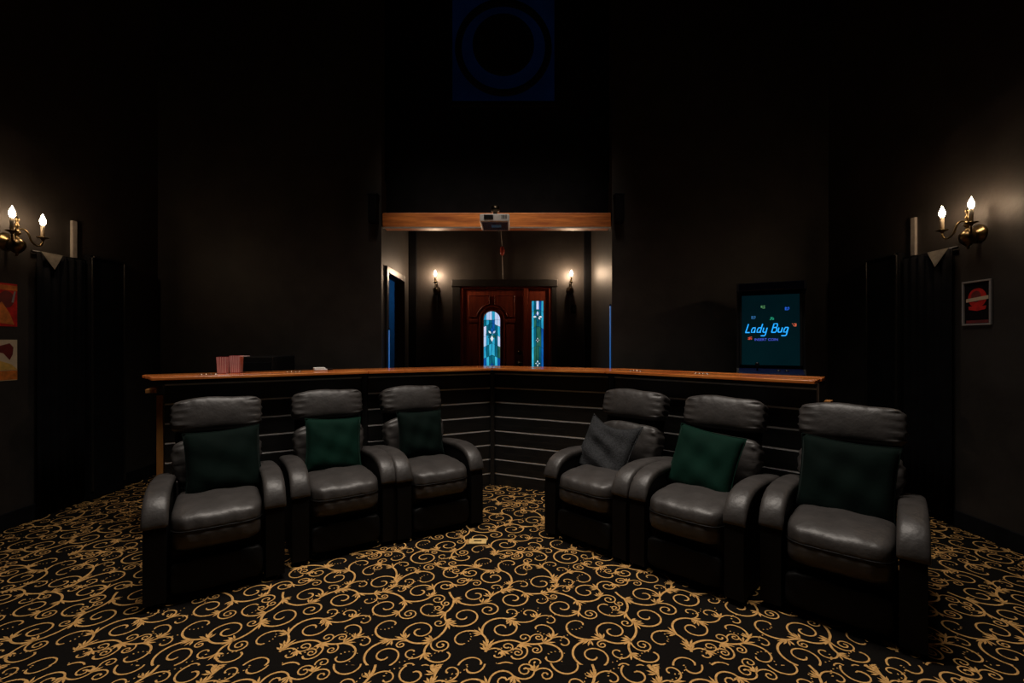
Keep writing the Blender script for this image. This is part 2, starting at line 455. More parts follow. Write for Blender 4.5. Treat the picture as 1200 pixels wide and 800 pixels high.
# ------------------------------------------------------------------ carpet scrollwork
def scroll_tile(T, seed=5):
    """Space-filling vine scrolls on a tile that repeats every T metres: strokes (points, half-widths), petals and beads."""
    R = random.Random(seed); G = .008; n = int(round(T/G))
    occ = -np.ones((n, n), int); strokes = []; frames = []; extras = []; blobs = []
    def curve(x, y, h, lead_in, size, hand, turns):
        pts = [(x, y, h)]; ds = .006; L = lead_in*size; d = 0
        while d < L:
            h += hand*ds*(.35+.5*d/max(L, .001))/size; x += math.cos(h)*ds; y += math.sin(h)*ds; d += ds; pts.append((x, y, h))
        th = 0; tm = turns*2*PI
        while th < tm:
            r = size*(1-.86*(th/tm)**.9); st = min(ds, r*.45)
            th += st/r; h += hand*st/r; x += math.cos(h)*st; y += math.sin(h)*st; pts.append((x, y, h))
        return pts
    def hit(pts, gap, skip):
        r = int(math.ceil(gap/G))
        for i, (x, y, h) in enumerate(pts):
            if i*.006 < skip: continue
            cx, cy = int(x/G), int(y/G)
            for dx in range(-r, r+1):
                for dy in range(-r, r+1):
                    if dx*dx+dy*dy <= r*r and occ[(cx+dx) % n, (cy+dy) % n] >= 0: return True
        return False
    def put(pts, w0, w1, hand, level):
        N = len(pts); ws = []
        for i in range(N):
            t = i/(N-1); a = w0*(1-t)+w1*t
            if t > .9: a *= 1+.5*math.sin((t-.9)/.1*PI)
            ws.append(a)
        for (x, y, h) in pts: occ[int(x/G) % n, int(y/G) % n] = len(strokes)
        strokes.append(([(p[0], p[1], p[2]) for p in pts], ws)); frames.append((pts, level, hand))
    for size in [.085]*500+[.066]*1500+[.05]*2500+[.038]*3000+[.028]*3500+[.02]*3500:
        fresh = not frames or (size in (.085, .066) and R.random() < .012)
        if fresh:
            x, y, a, hand, lev = R.random()*T, R.random()*T, R.random()*6.28, R.choice((1, -1)), 0
        else:
            pts0, lev, ph = R.choice(frames)
            x, y, h = pts0[R.randrange(1, max(2, int(len(pts0)*.5)))]
            hand = -ph if R.random() < .75 else ph
            a = h-ph*R.uniform(.15, .8)
        turns = R.choice((.7, .8, 1.45, 1.6)) if size > .03 else 1.2
        pts = curve(x, y, a, R.uniform(.4, 2.4), size, hand, turns)
        gap = .02 if size > .04 else .015
        if hit(pts, gap, 0 if fresh else gap*2.5): continue
        put(pts, max(.0045, .0078*min(1, (size+.02)/.09)), .0042, hand, lev+1)
        if turns < 1:
            for j in range(5):
                q = pts[-1]; dd = .014*(j+1)
                blobs.append((q[0]+math.cos(q[2]+hand*j*.2)*dd, q[1]+math.sin(q[2]+hand*j*.2)*dd, q[2], .006, .0052-.0005*j))
        if size > .025 and not fresh:
            for j in range(4):
                blobs.append((x, y, a-hand*(.25+.52*j), .046*min(1, (size+.02)/.07)*(1-.1*j)+.005, .0046))
    return strokes, blobs

def scroll_mesh(name, x0, x1, y0, y1, z, parent, shift=(0, 0), T=.88, zf=None):
    st, bl = scroll_tile(.8)
    kk = T/.8
    V = []; F = []
    for si, (pts, ws) in enumerate(st):
        zi = .00004*(si % 25)
        step = 2 if len(pts) > 30 else 1
        idx = list(range(0, len(pts), step))
        if idx[-1] != len(pts)-1: idx.append(len(pts)-1)
        b = len(V)
        for i in idx:
            x, y, h = pts[i]; a = ws[i]*.64
            V.append((x-math.sin(h)*a, y+math.cos(h)*a, zi)); V.append((x+math.sin(h)*a, y-math.cos(h)*a, zi))
        for k in range(len(idx)-1): F.append((b+2*k, b+2*k+1, b+2*k+3, b+2*k+2))
    for bi, (x, y, h, l, a) in enumerate(bl):
        zi = .0011+.00005*(bi % 14)
        c, s = math.cos(h), math.sin(h); b = len(V)
        for (u, v) in ((0, 0), (.6, 1), (1, 0), (.6, -1)):
            V.append((x+c*l*u-s*a*v, y+s*l*u+c*a*v, zi))
        F.append((b, b+3, b+2, b+1))
    V = np.array(V)*np.array((kk, kk, 1)); F = np.array(F)
    cen = V[F].mean(1)
    allV = []; allF = []; off = 0
    for i in range(int(math.floor(x0/T))-2, int(math.ceil(x1/T))+2):
        for j in range(int(math.floor(y0/T))-2, int(math.ceil(y1/T))+2):
            d = np.array((i*T+shift[0], j*T+shift[1], 0)); c = cen+d
            keep = (c[:, 0] > x0) & (c[:, 0] < x1) & (c[:, 1] > y0) & (c[:, 1] < y1)
            if not keep.any(): continue
            f = F[keep]; u, inv = np.unique(f, return_inverse=True)
            allV.append(V[u]+d); allF.append(inv.reshape(f.shape)+off); off += len(u)
    P = np.concatenate(allV); Q = np.concatenate(allF)
    P[:, 2] += z if zf is None else np.array([zf(a, b)+z for a, b, c in P])
    me = bpy.data.meshes.new(name)
    me.vertices.add(len(P)); me.vertices.foreach_set('co', P.astype(np.float32).ravel())
    me.loops.add(len(Q)*4); me.loops.foreach_set('vertex_index', Q.astype(np.int32).ravel())
    me.polygons.add(len(Q)); me.polygons.foreach_set('loop_start', np.arange(0, len(Q)*4, 4, dtype=np.int32))
    me.update(calc_edges=True); me.validate()
    me.materials.append(gold)
    o = bpy.data.objects.new(name, me); link(o, parent); o['kind'] = 'stuff'
    return o
EDGE = 1.86
scroll_mesh('carpet_scrollwork', XL, XR, EDGE, YB, .002, floor)
# a second length of the same carpet overlaps in the foreground, its cut edge a little wavy
def ov(x, y):
    e = max(0, 1-abs(y-(EDGE-.01))/.10)
    return .012+.010*e*(.5+.5*math.sin(x*7+1))*max(0, 1-abs(x)/1.2)
mat2 = empty('loose_carpet', (0, 0, 0))
tag(mat2, 'loose front length of black carpet with gold scrolls overlapping the fitted floor', 'carpet')
bm = bmesh.new(); nx, ny = 60, 14; g = []
ys = [0.4+(EDGE-.012-.4)*(1-(1-k/ny)**2.2) for k in range(ny+1)]
for i in range(nx+1):
    x = -3.4+6.4*i/nx; g.append([bm.verts.new((x, y, ov(x, y)-.001)) for y in ys]+[bm.verts.new((x, ys[-1]+.004, .0025))])
for i in range(nx):
    for j in range(ny+1): bm.faces.new((g[i][j], g[i+1][j], g[i+1][j+1], g[i][j+1]))
mk('carpet_backing', bm, carpet, mat2, smooth=True)
scroll_mesh('carpet_scrollwork', -3.4, 3.0, .4, EDGE-.013, .001, mat2, (.33, .17), zf=ov)

out = tag(empty('floor_outlet', (-.227, 3.02, .003)), 'small square brass floor outlet cover on the carpet between the chairs', 'outlet')
mk('cover_plate', bx((0, 0, .003), (.115, .075, .006), .002), mat('brushed_brass_plate', (.62, .42, .16), .45, noise=.15, nscale=40), out)
mk('flap', bx((0, 0, .0075), (.05, .012, .003), .001), darkmetal, out)

# ------------------------------------------------------------------ the bar
P = [(-2.34, 2.94), (-1.147, 3.64), (-.18, 4.10), (.75, 3.69), (1.80, 2.70)]
def offset(d):
    """The counter's front line moved back by d, mitred at its bends."""
    V = [Vector(p) for p in P]; n = []
    for a, b in zip(V, V[1:]):
        t = (b-a).normalized(); n.append(Vector((-t.y, t.x)))
    res = [V[0]+n[0]*d]
    for i in range(1, len(V)-1):
        m = (n[i-1]+n[i]).normalized(); res.append(V[i]+m*(d/m.dot(n[i])))
    res.append(V[-1]+n[-1]*d)
    return res

def wing_prism(name, i, d0, d1, z0, z1, m, parent, e0=0, e1=0, bev=.003, porig=(0, 0, 0)):
    """A board along wing i between depths d0 and d1, in its own frame (x along the wing), shortened by e0/e1 at its ends."""
    A, B = offset(d0), offset(d1)
    t = (Vector(P[i+1])-Vector(P[i])).normalized(); ang = math.atan2(t.y, t.x); o = A[i]
    q = [A[i]+t*e0, A[i+1]-t*e1, B[i+1]-t*e1, B[i]+t*e0]
    R = Matrix.Rotation(-ang, 2)
    pts = [R @ (p-o) for p in q]
    bm = bmesh.new(); prism(bm, pts, 0, z1-z0)
    if bev: bmesh.ops.bevel(bm, geom=bm.edges[:], offset=bev, segments=1, affect='EDGES')
    return mk(name, bm, m, parent, (o.x-porig[0], o.y-porig[1], z0-porig[2]), (0, 0, ang))

bo = (-.18, 4.25, 0)
bar = tag(empty('bar', bo), 'long angled bar clad in black horizontal boards behind the recliners', 'bar')
D0 = .14
for i in range(4):
    wing_prism('backing_panel', i, D0+.022, D0+.034, .05, 1.07, backing, bar, .06 if i == 0 else .01, .01, 0, bo)
    wing_prism('kick_board', i, D0+.004, D0+.02, 0, .10, boardb, bar, .06 if i == 0 else .02, .02, .003, bo)
    for k in range(8):
        z = .1145+.1325*k
        top = min(z+.1205, 1.068)
        wing_prism('slat_board', i, D0, D0+.02, z, top, boardb, bar, .06 if i == 0 else .02, .02, .003, bo)
        wing_prism('reveal_strip', i, D0+.003, D0+.018, z-.0125, z-.0005, backing, bar, .06 if i == 0 else .02, .02, 0, bo)
    wing_prism('top_rail', i, D0-.035, D0+.30, 1.045, 1.069, boardb, bar, .02, .02, 0, bo)
O = offset(D0)
for k, p in enumerate(O):
    if k in (0, 4): continue
    mk('corner_post', bx((p.x-bo[0], p.y-.012-bo[1], .535), (.04, .04, 1.07), .004), boardb, bar)
t0 = (Vector(P[1])-Vector(P[0])).normalized(); t4 = (Vector(P[4])-Vector(P[3])).normalized()
for (p, t, s) in ((O[0], t0, 1), (O[4], t4, -1)):
    q = p+t*(.065*s if s > 0 else .01)
    mk('end_stud', bx((0, .02, .485), (.034, .085, .97), .003), rawpine, bar, (q.x-bo[0]-t.x*s*.03, q.y-bo[1]-t.y*s*.03, 0), (0, 0, math.atan2(t.y, t.x)))
    if s > 0: mk('support_batten', bx((-.03, .12, 1.000), (.06, .30, .026), .003), rawpine, bar, (q.x-bo[0]-t.x*.045, q.y-bo[1]-t.y*.045, 0), (0, 0, math.atan2(t.y, t.x)))

ct = tag(empty('bar_counter', (bo[0], bo[1], 1.074)), 'angled bar counter of glossy reddish wood planks in four mitred lengths', 'counter')
bc = (bo[0], bo[1], 1.074)
rg = random.Random(8)
for i in range(4):
    for j in range(5):
        e0 = .002+(-.024*j+rg.uniform(0, .012) if i == 0 else 0); e1 = .002+(rg.uniform(0, .02) if i == 3 else 0)
        wing_prism('plank', i, .085*j+.001, .085*(j+1)-.001, 1.074+.002*rg.random(), 1.096+.003*rg.random(), redwood, ct, e0, e1, .003, bc)
# ladder of steel mending plates let into the counter joints
def on_counter(i, u, d):
    t = (Vector(P[i+1])-Vector(P[i])).normalized(); n = Vector((-t.y, t.x))
    p = Vector(P[i])+t*u+n*d
    return p.x, p.y, math.atan2(t.y, t.x)
for k, (i, u, d) in enumerate(((0, .31, .12), (0, .85, .12), (3, .21, .12), (3, .73, .12))):
    x, y, a = on_counter(i, u, d)
    e = empty('mending_plate', (x, y, 1.0995), a)
    tag(e, ('steel mending plate on the counter in front of the striped popcorn boxes', 'steel mending plate on the counter beside the folded white napkin',
            'steel mending plate on the counter just past the right inner joint', 'steel mending plate on the counter in front of the arcade cabinet')[k], 'bracket', 'steel plates let into the counter')
    mk('plate', bx((0, 0, .001), (.11, .022, .002)), steel, e)
    for q in (-.042, -.014, .014, .042):
        bm = bmesh.new(); lathe(bm, [(.0075, 0), (.0075, .002), (.004, .005), (.001, .006)], 8, (q, 0, .002)); mk('screw_head', bm, steel, e, smooth=True)

# things on the counter
ps = mat('popcorn_box_red', (.50, .05, .07), .5, noise=.15); pw = mat('popcorn_box_white', (.80, .58, .56), .5, noise=.1)
def popcorn(x, y, a, label, flap, h=.125):
    e = tag(empty('popcorn_box', (x, y, 1.0995), a), label, 'popcorn box', 'striped popcorn boxes on the counter')
    b, tp = .031, .036
    bm = bmesh.new()
    q0 = [(-b, -b), (b, -b), (b, b), (-b, b)]
    v0 = [bm.verts.new((p[0], p[1], 0)) for p in q0]; v1 = [bm.verts.new((p[0]*tp/b, p[1]*tp/b, h)) for p in q0]
    w1 = [bm.verts.new((p[0]*tp/b*.96, p[1]*tp/b*.96, h)) for p in q0]; w0 = [bm.verts.new((p[0]*.95, p[1]*.95, .004)) for p in q0]
    bm.faces.new(v0[::-1]); bm.faces.new(w0)
    for i in range(4):
        j = (i+1) % 4
        bm.faces.new((v0[i], v0[j], v1[j], v1[i])); bm.faces.new((v1[i], v1[j], w1[j], w1[i])); bm.faces.new((w1[i], w1[j], w0[j], w0[i]))
    mk('carton', bm, ps, e)
    for side in range(4):
        for k in range(6):
            u0 = -1+.3333*k+.085; u1 = u0+.165
            bm = bmesh.new(); off = 1.008
            f = [bm.verts.new(c) for c in ((u0*b, -b*off-.0004, .003), (u1*b, -b*off-.0004, .003), (u1*tp, -tp*off-.0004, h-.001), (u0*tp, -tp*off-.0004, h-.001))]
            bm.faces.new(f)
            mk('stripe', bm, pw, e, rot=(0, 0, side*PI/2))
    if flap:
        mk('top_flap', bx((tp+.022, 0, h-.004), (.046, .075, .003)), pw, e)
    return e
x, y, a = on_counter(0, .395, .26)
popcorn(x, y, a-.35, 'shorter red and white striped popcorn box, farther from the bar corner', False, .12)
x, y, a = on_counter(0, .476, .272)
popcorn(x, y, a-.35, 'taller red and white striped popcorn box with its top flap folded open', True, .128)
x, y, a = on_counter(0, 1.06, .27)
nap = tag(empty('folded_napkin', (x, y, 1.0995), a), 'small folded white napkin pad lying on the counter', 'napkin')
mk('bottom_fold', bx((0, 0, .006), (.10, .09, .012), .004), white, nap)
mk('top_fold', bx((-.008, .004, .018), (.085, .08, .012), .005), white, nap)
mk('dark_band', bx((.07, 0, .008), (.05, .03, .014), .004), blackp, nap)
# black box standing behind the counter
bk = tag(empty('black_cabinet', (-2.35, 4.28, 0)), 'low black cabinet against the wall behind the popcorn boxes', 'cabinet')
mk('carcass', bx((0, 0, .60), (.42, .42, 1.2), .01), blackp, bk)
mk('cabinet_door', bx((0, -.218, .6), (.38, .016, 1.1), .004), felt, bk)
mk('door_knob', bx((.16, -.236, .7), (.02, .02, .02), .006), steel, bk)

# ------------------------------------------------------------------ recliners
W = .644
AX = W/2-.056
def make_recliner():
    r = empty('recliner')
    mk('base', bx((0, -.01, .16), (.42, .68, .26), .015), leather_shaded, r)
    for sx_ in (-1, 1):
        for sy_ in (-.30, .28):
            bm = bmesh.new(); lathe(bm, [(.018, 0), (.02, .012), (.016, .04)], 10, (sx_*.18, sy_, 0)); mk('foot', bm, blackp, r, smooth=True)
    def ff(d, c):
        return c+Vector((0, -.004*math.sin(d.x*9+d.z*3)*(1-d.z*d.z), .003*math.sin(d.x*23)*max(0, d.z)))
    mk('footrest', soft(.205, .032, .085, 6, 12, ff), leather_shaded, r, (0, -.375, .135), smooth=True)
    rn = random.Random(4); ph = [rn.uniform(0, 6.28) for _ in range(8)]
    def fs(d, c):
        top = max(0, d.z); fr = max(0, -d.y)
        z = .012*(1-d.x**2)*(1-d.y**2)*top-.022*max(0, -d.y)**2*top
        z += .0035*math.sin(d.x*8+d.y*3+ph[0])*top*(1-d.x*d.x)
        z += .0028*math.sin(d.y*14+d.x*5+ph[1])*max(0, abs(d.x)-.3)*top
        y = -.022*(1-abs(d.x)**4)*fr*(1-.6*d.z*d.z) + .003*math.sin(d.x*17+d.z*2.5+ph[2])*fr
        if fr > .6 and abs(d.z) < .1: y += .006
        return c+Vector((0, y, z))
    seat = mk('seat', soft(.209, .285, .108, 6.5, 24, fs), leather, r, (0, -.130, .352), (math.radians(-3), 0, 0), smooth=True)
    wl = []
    for k in range(25):
        xx = -.205+.41*k/24; d = abs(xx)/.212
        wl.append((xx, -.284*(1-min(.999, d)**6.5)**(1/6.5)-.022*(1-d**4), .004))
    bm = bmesh.new(); tube(bm, wl, .0042, 6); mk('seat_welt', bm, leather_shaded, seat, smooth=True)
    # backrest: lumbar cushion, plain band, headrest, all leaning back
    lean = math.radians(-13)
    def gather(fz, n, amp, taper=0):
        def fn(d, c):
            e = max(0, abs(d.x)-.58)/.42
            y = -.5*0
            wv = .65*math.sin(d.z*n+ph[3]+(1 if d.x > 0 else 2.3)+d.x*3)+.5*math.sin(d.z*n*1.9+ph[6]-d.x*5)
            f = max(0, -d.y)
            y = -.014*f*(1-d.x**2)*(1-d.z**2)+amp*wv*e*f
            x = amp*.6*wv*e*(1 if d.x > 0 else -1)
            if d.z > .1: y += .0036*math.sin(d.x*22+ph[4]+d.z*5+2*math.sin(d.x*4))*f*d.z
            z = .008*(d.z > .2)*math.sin(d.x*5+ph[5])*d.z*.6+fz*e*(-1 if d.z > 0 else 1)*abs(d.z)
            return Vector((c.x*(1-taper*max(0, min(1, .2-d.z*1.2))), c.y, c.z))+Vector((x, y, z))
        return fn
    back = mk('backrest', soft(.205, .05, .34, 7, 12), leather_shaded, r, (0, .275, .60), (lean, 0, 0), smooth=True)
    mk('lumbar_cushion', soft(.240, .075, .175, 6.0, 26, gather(.012, 17, .010, .16)), leather, back, (0, -.07, -.055), smooth=True)
    mk('headrest', soft(.246, .082, .108, 5.5, 26, gather(.006, 15, .010)), leather, back, (0, -.055, .252), (math.radians(-4), 0, 0), smooth=True)
    mk('back_band', soft(.225, .05, .07, 4, 10), leather_shaded, back, (0, -.035, .125), smooth=True)
    # arms: side panel under a rolled pad that turns down at the front
    prof = [(-.400, .05), (-.400, .33), (-.398, .38), (-.390, .43), (-.366, .474), (-.33, .505), (-.28, .526), (-.22, .537), (-.12, .539), (0, .530), (.12, .516), (.24, .498), (.31, .486)]
    for s in (-1, 1):
        bm = bmesh.new()
        pts = prof+[(.31, .05)]
        f = [bm.verts.new((-.046, p[0], p[1]-.02)) for p in pts]; g = [bm.verts.new((.046, p[0], p[1]-.02)) for p in pts]
        bm.faces.new(f); bm.faces.new(g[::-1]); n = len(pts)
        for i in range(n): bm.faces.new((f[i], f[(i+1) % n], g[(i+1) % n], g[i]))
        arm = mk('armrest', bm, leather_shaded, r, (s*AX, 0, 0))
        bm = bmesh.new(); rings = []
        pp = [(-.397, .405), (-.394, .417)]+prof[3:]
        for i, (py, pz) in enumerate(pp):
            a = Vector(pp[max(0, i-1)]); b = Vector(pp[min(len(pp)-1, i+1)])
            t = (b-a).normalized(); nn = Vector((-t.y, t.x))         # outward
            f_ = .35+.65*min(1, i/4)
            ring = []
            for k in range(16):
                an = 2*PI*k/16; ca, sa = math.cos(an), math.sin(an)
                lx = .0555*math.copysign(abs(ca)**.55, ca); lt = .027*f_*math.copysign(abs(sa)**.7, sa)
                ring.append(bm.verts.new((lx, py+nn.x*lt, pz+nn.y*lt)))
            rings.append(ring)
        for a, b in zip(rings, rings[1:]):
            for k in range(16): bm.faces.new((a[k], a[(k+1) % 16], b[(k+1) % 16], b[k]))
        bm.faces.new(rings[0][::-1]); bm.faces.new(rings[-1])
        mk('arm_pad', bm, leather, arm, smooth=True)
    return r

chairs = [  # centre, facing angle (degrees), label
    ((-1.755, 2.72), 33, 'black leather recliner at the popcorn box end of the bar, outermost of its row'),
    ((-1.235, 3.17), 32, 'middle black leather recliner of the row below the popcorn boxes'),
    ((-.685, 3.48), 31, 'black leather recliner nearest the bar corner in the popcorn box row'),
    ((.727, 3.20), -44, 'black leather recliner holding the charcoal knitted pillow'),
    ((1.195, 2.765), -43, 'middle black leather recliner of the row below the arcade screen'),
    ((1.745, 2.385), -41, 'black leather recliner at the arcade end of the bar, closest to the viewer')]
proto = make_recliner()
for k, ((x, y), a, lab) in enumerate(chairs):
    o = proto if k == 0 else copy_tree(proto)
    o.location = (x, y, 0); o.rotation_euler = (0, 0, math.radians(a))
    tag(o, lab, 'recliner', 'black leather recliners in front of the bar')

# throw pillows
def make_pillow(m, size, th, seed, slump=0):
    rr = random.Random(seed); ph = [rr.uniform(0, 6.28) for _ in range(6)]
    bm = bmesh.new(); n = 22; grids = []
    for s in (-1, 1):
        g = []
        for i in range(n+1):
            row = []
            for j in range(n+1):
                u = -1+2*i/n; v = -1+2*j/n
                t = th*((1-u**4)*(1-v**4))**.55
                pin = 1-.07*(1-abs(u)**2)*abs(v)**3; pin2 = 1-.07*(1-abs(v)**2)*abs(u)**3
                x = u*size*pin2; z = v*size*pin
                z -= slump*size*.25*(1-u*u)*max(0, v)
                wr = .006*math.sin(3*u+7*v+ph[0])*(1-u*u)+.005*math.sin(9*u-3*v+ph[1])*(1-v*v)+.006*math.sin(11*(u+v)+ph[2])*abs(u*v)
                if slump: wr += .012*math.sin(9*v+4*u+ph[3])*(1-u*u)
                row.append(bm.verts.new((x, s*(t+wr*(t/th)), z)))
            g.append(row)
        grids.append(g)
        for i in range(n):
            for j in range(n):
                bm.faces.new((g[i][j], g[i+1][j], g[i+1][j+1], g[i][j+1]))
    bmesh.ops.remove_doubles(bm, verts=bm.verts[:], dist=1e-4)
    body = mk('throw_pillow', bm, m, smooth=True)
    rim = []
    N = 60
    for k in range(N):
        q = 4*k/N; sd = int(q); f = -1+2*(q-sd)
        u, v = ((f, 1), (1, -f), (-f, -1), (-1, f))[sd]
        pin = 1-.07*(1-abs(u)**2)*abs(v)**3; pin2 = 1-.07*(1-abs(v)**2)*abs(u)**3
        z = v*size*pin; z -= slump*size*.25*(1-u*u)*max(0, v)
        rim.append((u*size*pin2, 0, z))
    b2 = bmesh.new(); tube(b2, rim, .004, 6, True); mk('piping', b2, m, body, smooth=True)
    return body
pil = [  # chair, x, y, z in the chair, half size, thickness, roll, lean, yaw, label
    (0, .03, .02, .605, .20, .065, -3, -20, 0, velvet, 'dark green velvet pillow, its top corner raised, on the outermost recliner by the popcorn boxes'),
    (1, .0, .03, .61, .187, .06, 3, -17, 0, velvet_lit, 'dark green velvet pillow coloured as if lit, on the middle recliner below the popcorn boxes'),
    (2, .0, .035, .62, .178, .06, 1, -15, 0, velvet, 'very dark green pillow on the recliner nearest the bar corner'),
    (3, -.06, -.02, .585, .21, .055, 7, -30, 0, knit, 'slumped charcoal grey knitted pillow on a black recliner'),
    (4, -.03, .0, .595, .20, .06, 7, -24, 0, velvet_lit, 'dark green velvet pillow coloured as if lit, tipped over on the recliner below the arcade screen'),
    (5, .0, .015, .595, .215, .065, 3, -18, 0, velvet, 'large dark green velvet pillow on the recliner closest to the viewer')]
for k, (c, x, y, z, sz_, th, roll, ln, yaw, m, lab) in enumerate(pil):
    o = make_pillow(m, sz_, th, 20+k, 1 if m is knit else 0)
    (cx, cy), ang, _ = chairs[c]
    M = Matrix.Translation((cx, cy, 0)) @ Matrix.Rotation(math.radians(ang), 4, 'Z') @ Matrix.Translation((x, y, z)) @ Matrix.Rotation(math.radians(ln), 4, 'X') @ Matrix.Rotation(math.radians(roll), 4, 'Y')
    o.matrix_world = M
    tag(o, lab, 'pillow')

# ------------------------------------------------------------------ sconces
def add_candle(root, tip, bulb_m, sc=1.0):
    """Drip pan, sleeve and flame bulb standing at the point tip of an arm."""
    x, y, z = tip
    bm = bmesh.new(); lathe(bm, [(.004, -.02*sc), (.010, -.012*sc), (.012, -.004*sc), (.034*sc, .002*sc), (.036*sc, .006*sc), (.030*sc, .005*sc), (.012*sc, .002*sc), (.012*sc, .012*sc)], 18, tip)
    pan = mk('drip_pan', bm, brass, root, smooth=True)
    bm = bmesh.new(); lathe(bm, [(.0115*sc, .006*sc), (.0115*sc, .092*sc), (.009*sc, .096*sc)], 14, tip); mk('candle_sleeve', bm, candle, root, smooth=True)
    bm = bmesh.new(); lathe(bm, [(.007*sc, .094*sc), (.014*sc, .108*sc), (.0175*sc, .122*sc), (.0155*sc, .138*sc), (.009*sc, .155*sc), (.003*sc, .170*sc), (.0008*sc, .176*sc)], 10, tip); mk('flame_bulb', bm, bulb_m, root, smooth=True)

def wall_sconce(name, loc, rz, label):
    """Two-armed brass sconce; the wall is at local +y, arms reach out along -y and to both sides."""
    r = tag(empty(name, loc, rz), label, 'wall light')
    RX = Matrix.Rotation(PI/2, 3, 'X')
    bm = bmesh.new(); lathe(bm, [(.062, 0), (.062, .006), (.05, .016), (.03, .028), (.022, .04)], 24, (0, 0, -.01), RX); mk('back_plate', bm, brass, r, smooth=True)
    bm = bmesh.new(); lathe(bm, [(.003, -.085), (.010, -.078), (.007, -.07), (.02, -.058), (.042, -.035), (.05, -.008), (.046, .018), (.028, .038), (.012, .05), (.010, .062), (.022, .074), (.024, .086), (.011, .098),
                                 (.009, .115), (.018, .128), (.012, .142), (.006, .155), (.014, .168), (.016, .18), (.008, .192), (.002, .196)], 20, (0, -.075, -.03)); mk('ball_stem', bm, brass, r, smooth=True)
    bm = bmesh.new(); tube(bm, [(0, -.03, -.01), (0, -.06, -.015)], .012, 10); mk('wall_arm', bm, brass, r, smooth=True)
    for s in (-1, 1):
        bm = bmesh.new()
        pts = bez((0, -.075, .04), (s*.01, -.075, .10), (s*.045, -.10, .095), (s*.052, -.11, .04), 10)+bez((s*.052, -.11, .04), (s*.058, -.12, -.03), (s*.102, -.155, -.05), (s*.102, -.155, .02), 12)[1:]
        tube(bm, pts, .0065, 8); mk('scroll_arm', bm, brass, r, smooth=True)
        add_candle(r, (s*.102, -.155, .035), bulbm)
    return r
wall_sconce('wall_sconce', (XR, 3.12, 2.08), -PI/2, 'two-armed brass candle sconce above the small framed poster')
wall_sconce('wall_sconce', (XL, 3.22, 2.05), PI/2, 'two-armed brass candle sconce above the two stacked posters')

def entry_sconce(x, label):
    r = tag(empty('entry_sconce', (x, YD, 2.0), 0), label, 'wall light', 'bracket lights beside the front door')
    RX = Matrix.Rotation(PI/2, 3, 'X')
    bm = bmesh.new(); lathe(bm, [(.05, 0), (.05, .008), (.036, .02), (.02, .03)], 20, (0, 0, .0), RX); mk('back_plate', bm, darkmetal, r, smooth=True)
    bm = bmesh.new(); lathe(bm, [(.004, -.075), (.014, -.06), (.032, -.035), (.042, -.005), (.036, .02), (.018, .034), (.012, .05), (.02, .062), (.01, .075), (.008, .10), (.014, .112), (.003, .125)], 16, (0, -.05, .0)); mk('ball_stem', bm, darkmetal, r, smooth=True)
    bm = bmesh.new(); tube(bm, bez((0, -.05, .06), (-.0, -.1, .03), (0, -.15, -.01), (0, -.135, .07), 12), .006, 8); mk('scroll_arm', bm, darkmetal, r, smooth=True)
    bm = bmesh.new(); tube(bm, [(0, -.012, -.06), (0, -.012, -.28)], .006, 6); mk('dark_tail', bm, blackp, r)  # thin dark rod running straight down below the plate
    add_candle(r, (0, -.135, .085), bulbr, .85)
entry_sconce(-.965, 'single candle bracket light between the blue doorway and the front door')
entry_sconce(.745, 'single candle bracket light beside the narrow stained glass sidelight')

# ------------------------------------------------------------------ projector hung from the beam
pj = tag(empty('projector', (-.158, 4.30, 2.46)), 'white ceiling projector hanging from the timber beam', 'projector')
mk('projector_case', bx((0, 0, 0), (.272, .34, .072), .014, 3), white, pj)
mk('lens_port', bx((-.055, -.172, .006), (.085, .008, .04), .003), blackp, pj)
bm = bmesh.new()
for k in range(5): box(bm, (.085+.011*k-.02, -.171, .008), (.005, .006, .034))
mk('vent_grille', bm, blackp, pj)
mk('button_panel', bx((.0, .0, -.0365), (.236, .29, .004), .001), bluepanel, pj)
mk('blue_patch', bx((.01, -.02, -.0392), (.09, .09, .0024), .001), mat('patch_blue', (.08, .28, .7), .3, noise=.2), pj)  # brighter blue square on the underside panel
bm = bmesh.new(); lathe(bm, [(.03, .036), (.045, .042), (.045, .05), (.02, .055), (.02, .10), (.038, .105), (.038, .15)], 18); mk('mount_collar', bm, darkmetal, pj, smooth=True)
bm = bmesh.new(); tube(bm, [(0, 0, .13), (0, .15, .13), (0, .318, .13)], .016, 10); mk('mount_arm', bm, blackp, pj, smooth=True)
bm = bmesh.new(); tube(bm, bez((.03, .165, -.01), (.03, .23, -.02), (.035, .24, -.06), (.035, .24, -.12), 8), .004, 6); mk('power_lead', bm, blackp, pj)

# ------------------------------------------------------------------ arcade cabinet
ac = tag(empty('arcade_cabinet', (2.30, 4.07, 0), math.radians(-27)), 'black arcade cabinet with a glowing blue game title screen behind the bar', 'arcade cabinet')
CW, CD = .50, .44
side = [(-.22, 0), (-.22, .80), (-.30, .92), (-.30, 1.0), (-.16, 1.10), (-.12, 1.74), (-.24, 1.77), (-.24, 1.84), (.20, 1.84), (.20, 0)]
for s in (-1, 1):
    bm = bmesh.new()
    f = [bm.verts.new((s*CW/2-.009, p[0], p[1])) for p in side]; g = [bm.verts.new((s*CW/2+.009, p[0], p[1])) for p in side]
    bm.faces.new(f); bm.faces.new(g[::-1]); n = len(side)
    for i in range(n): bm.faces.new((f[i], f[(i+1) % n], g[(i+1) % n], g[i]))
    mk('side_panel', bm, blackp, ac)
mk('back_board', bx((0, .19, .92), (CW-.02, .016, 1.82)), blackp, ac)
mk('kick_panel', bx((0, -.20, .42), (CW-.02, .016, .78)), blackp, ac)
mk('marquee', bx((0, -.23, 1.805), (CW-.02, .012, .066), .003), mat('dark_marquee', (.002, .002, .006), .2, noise=.3), ac)
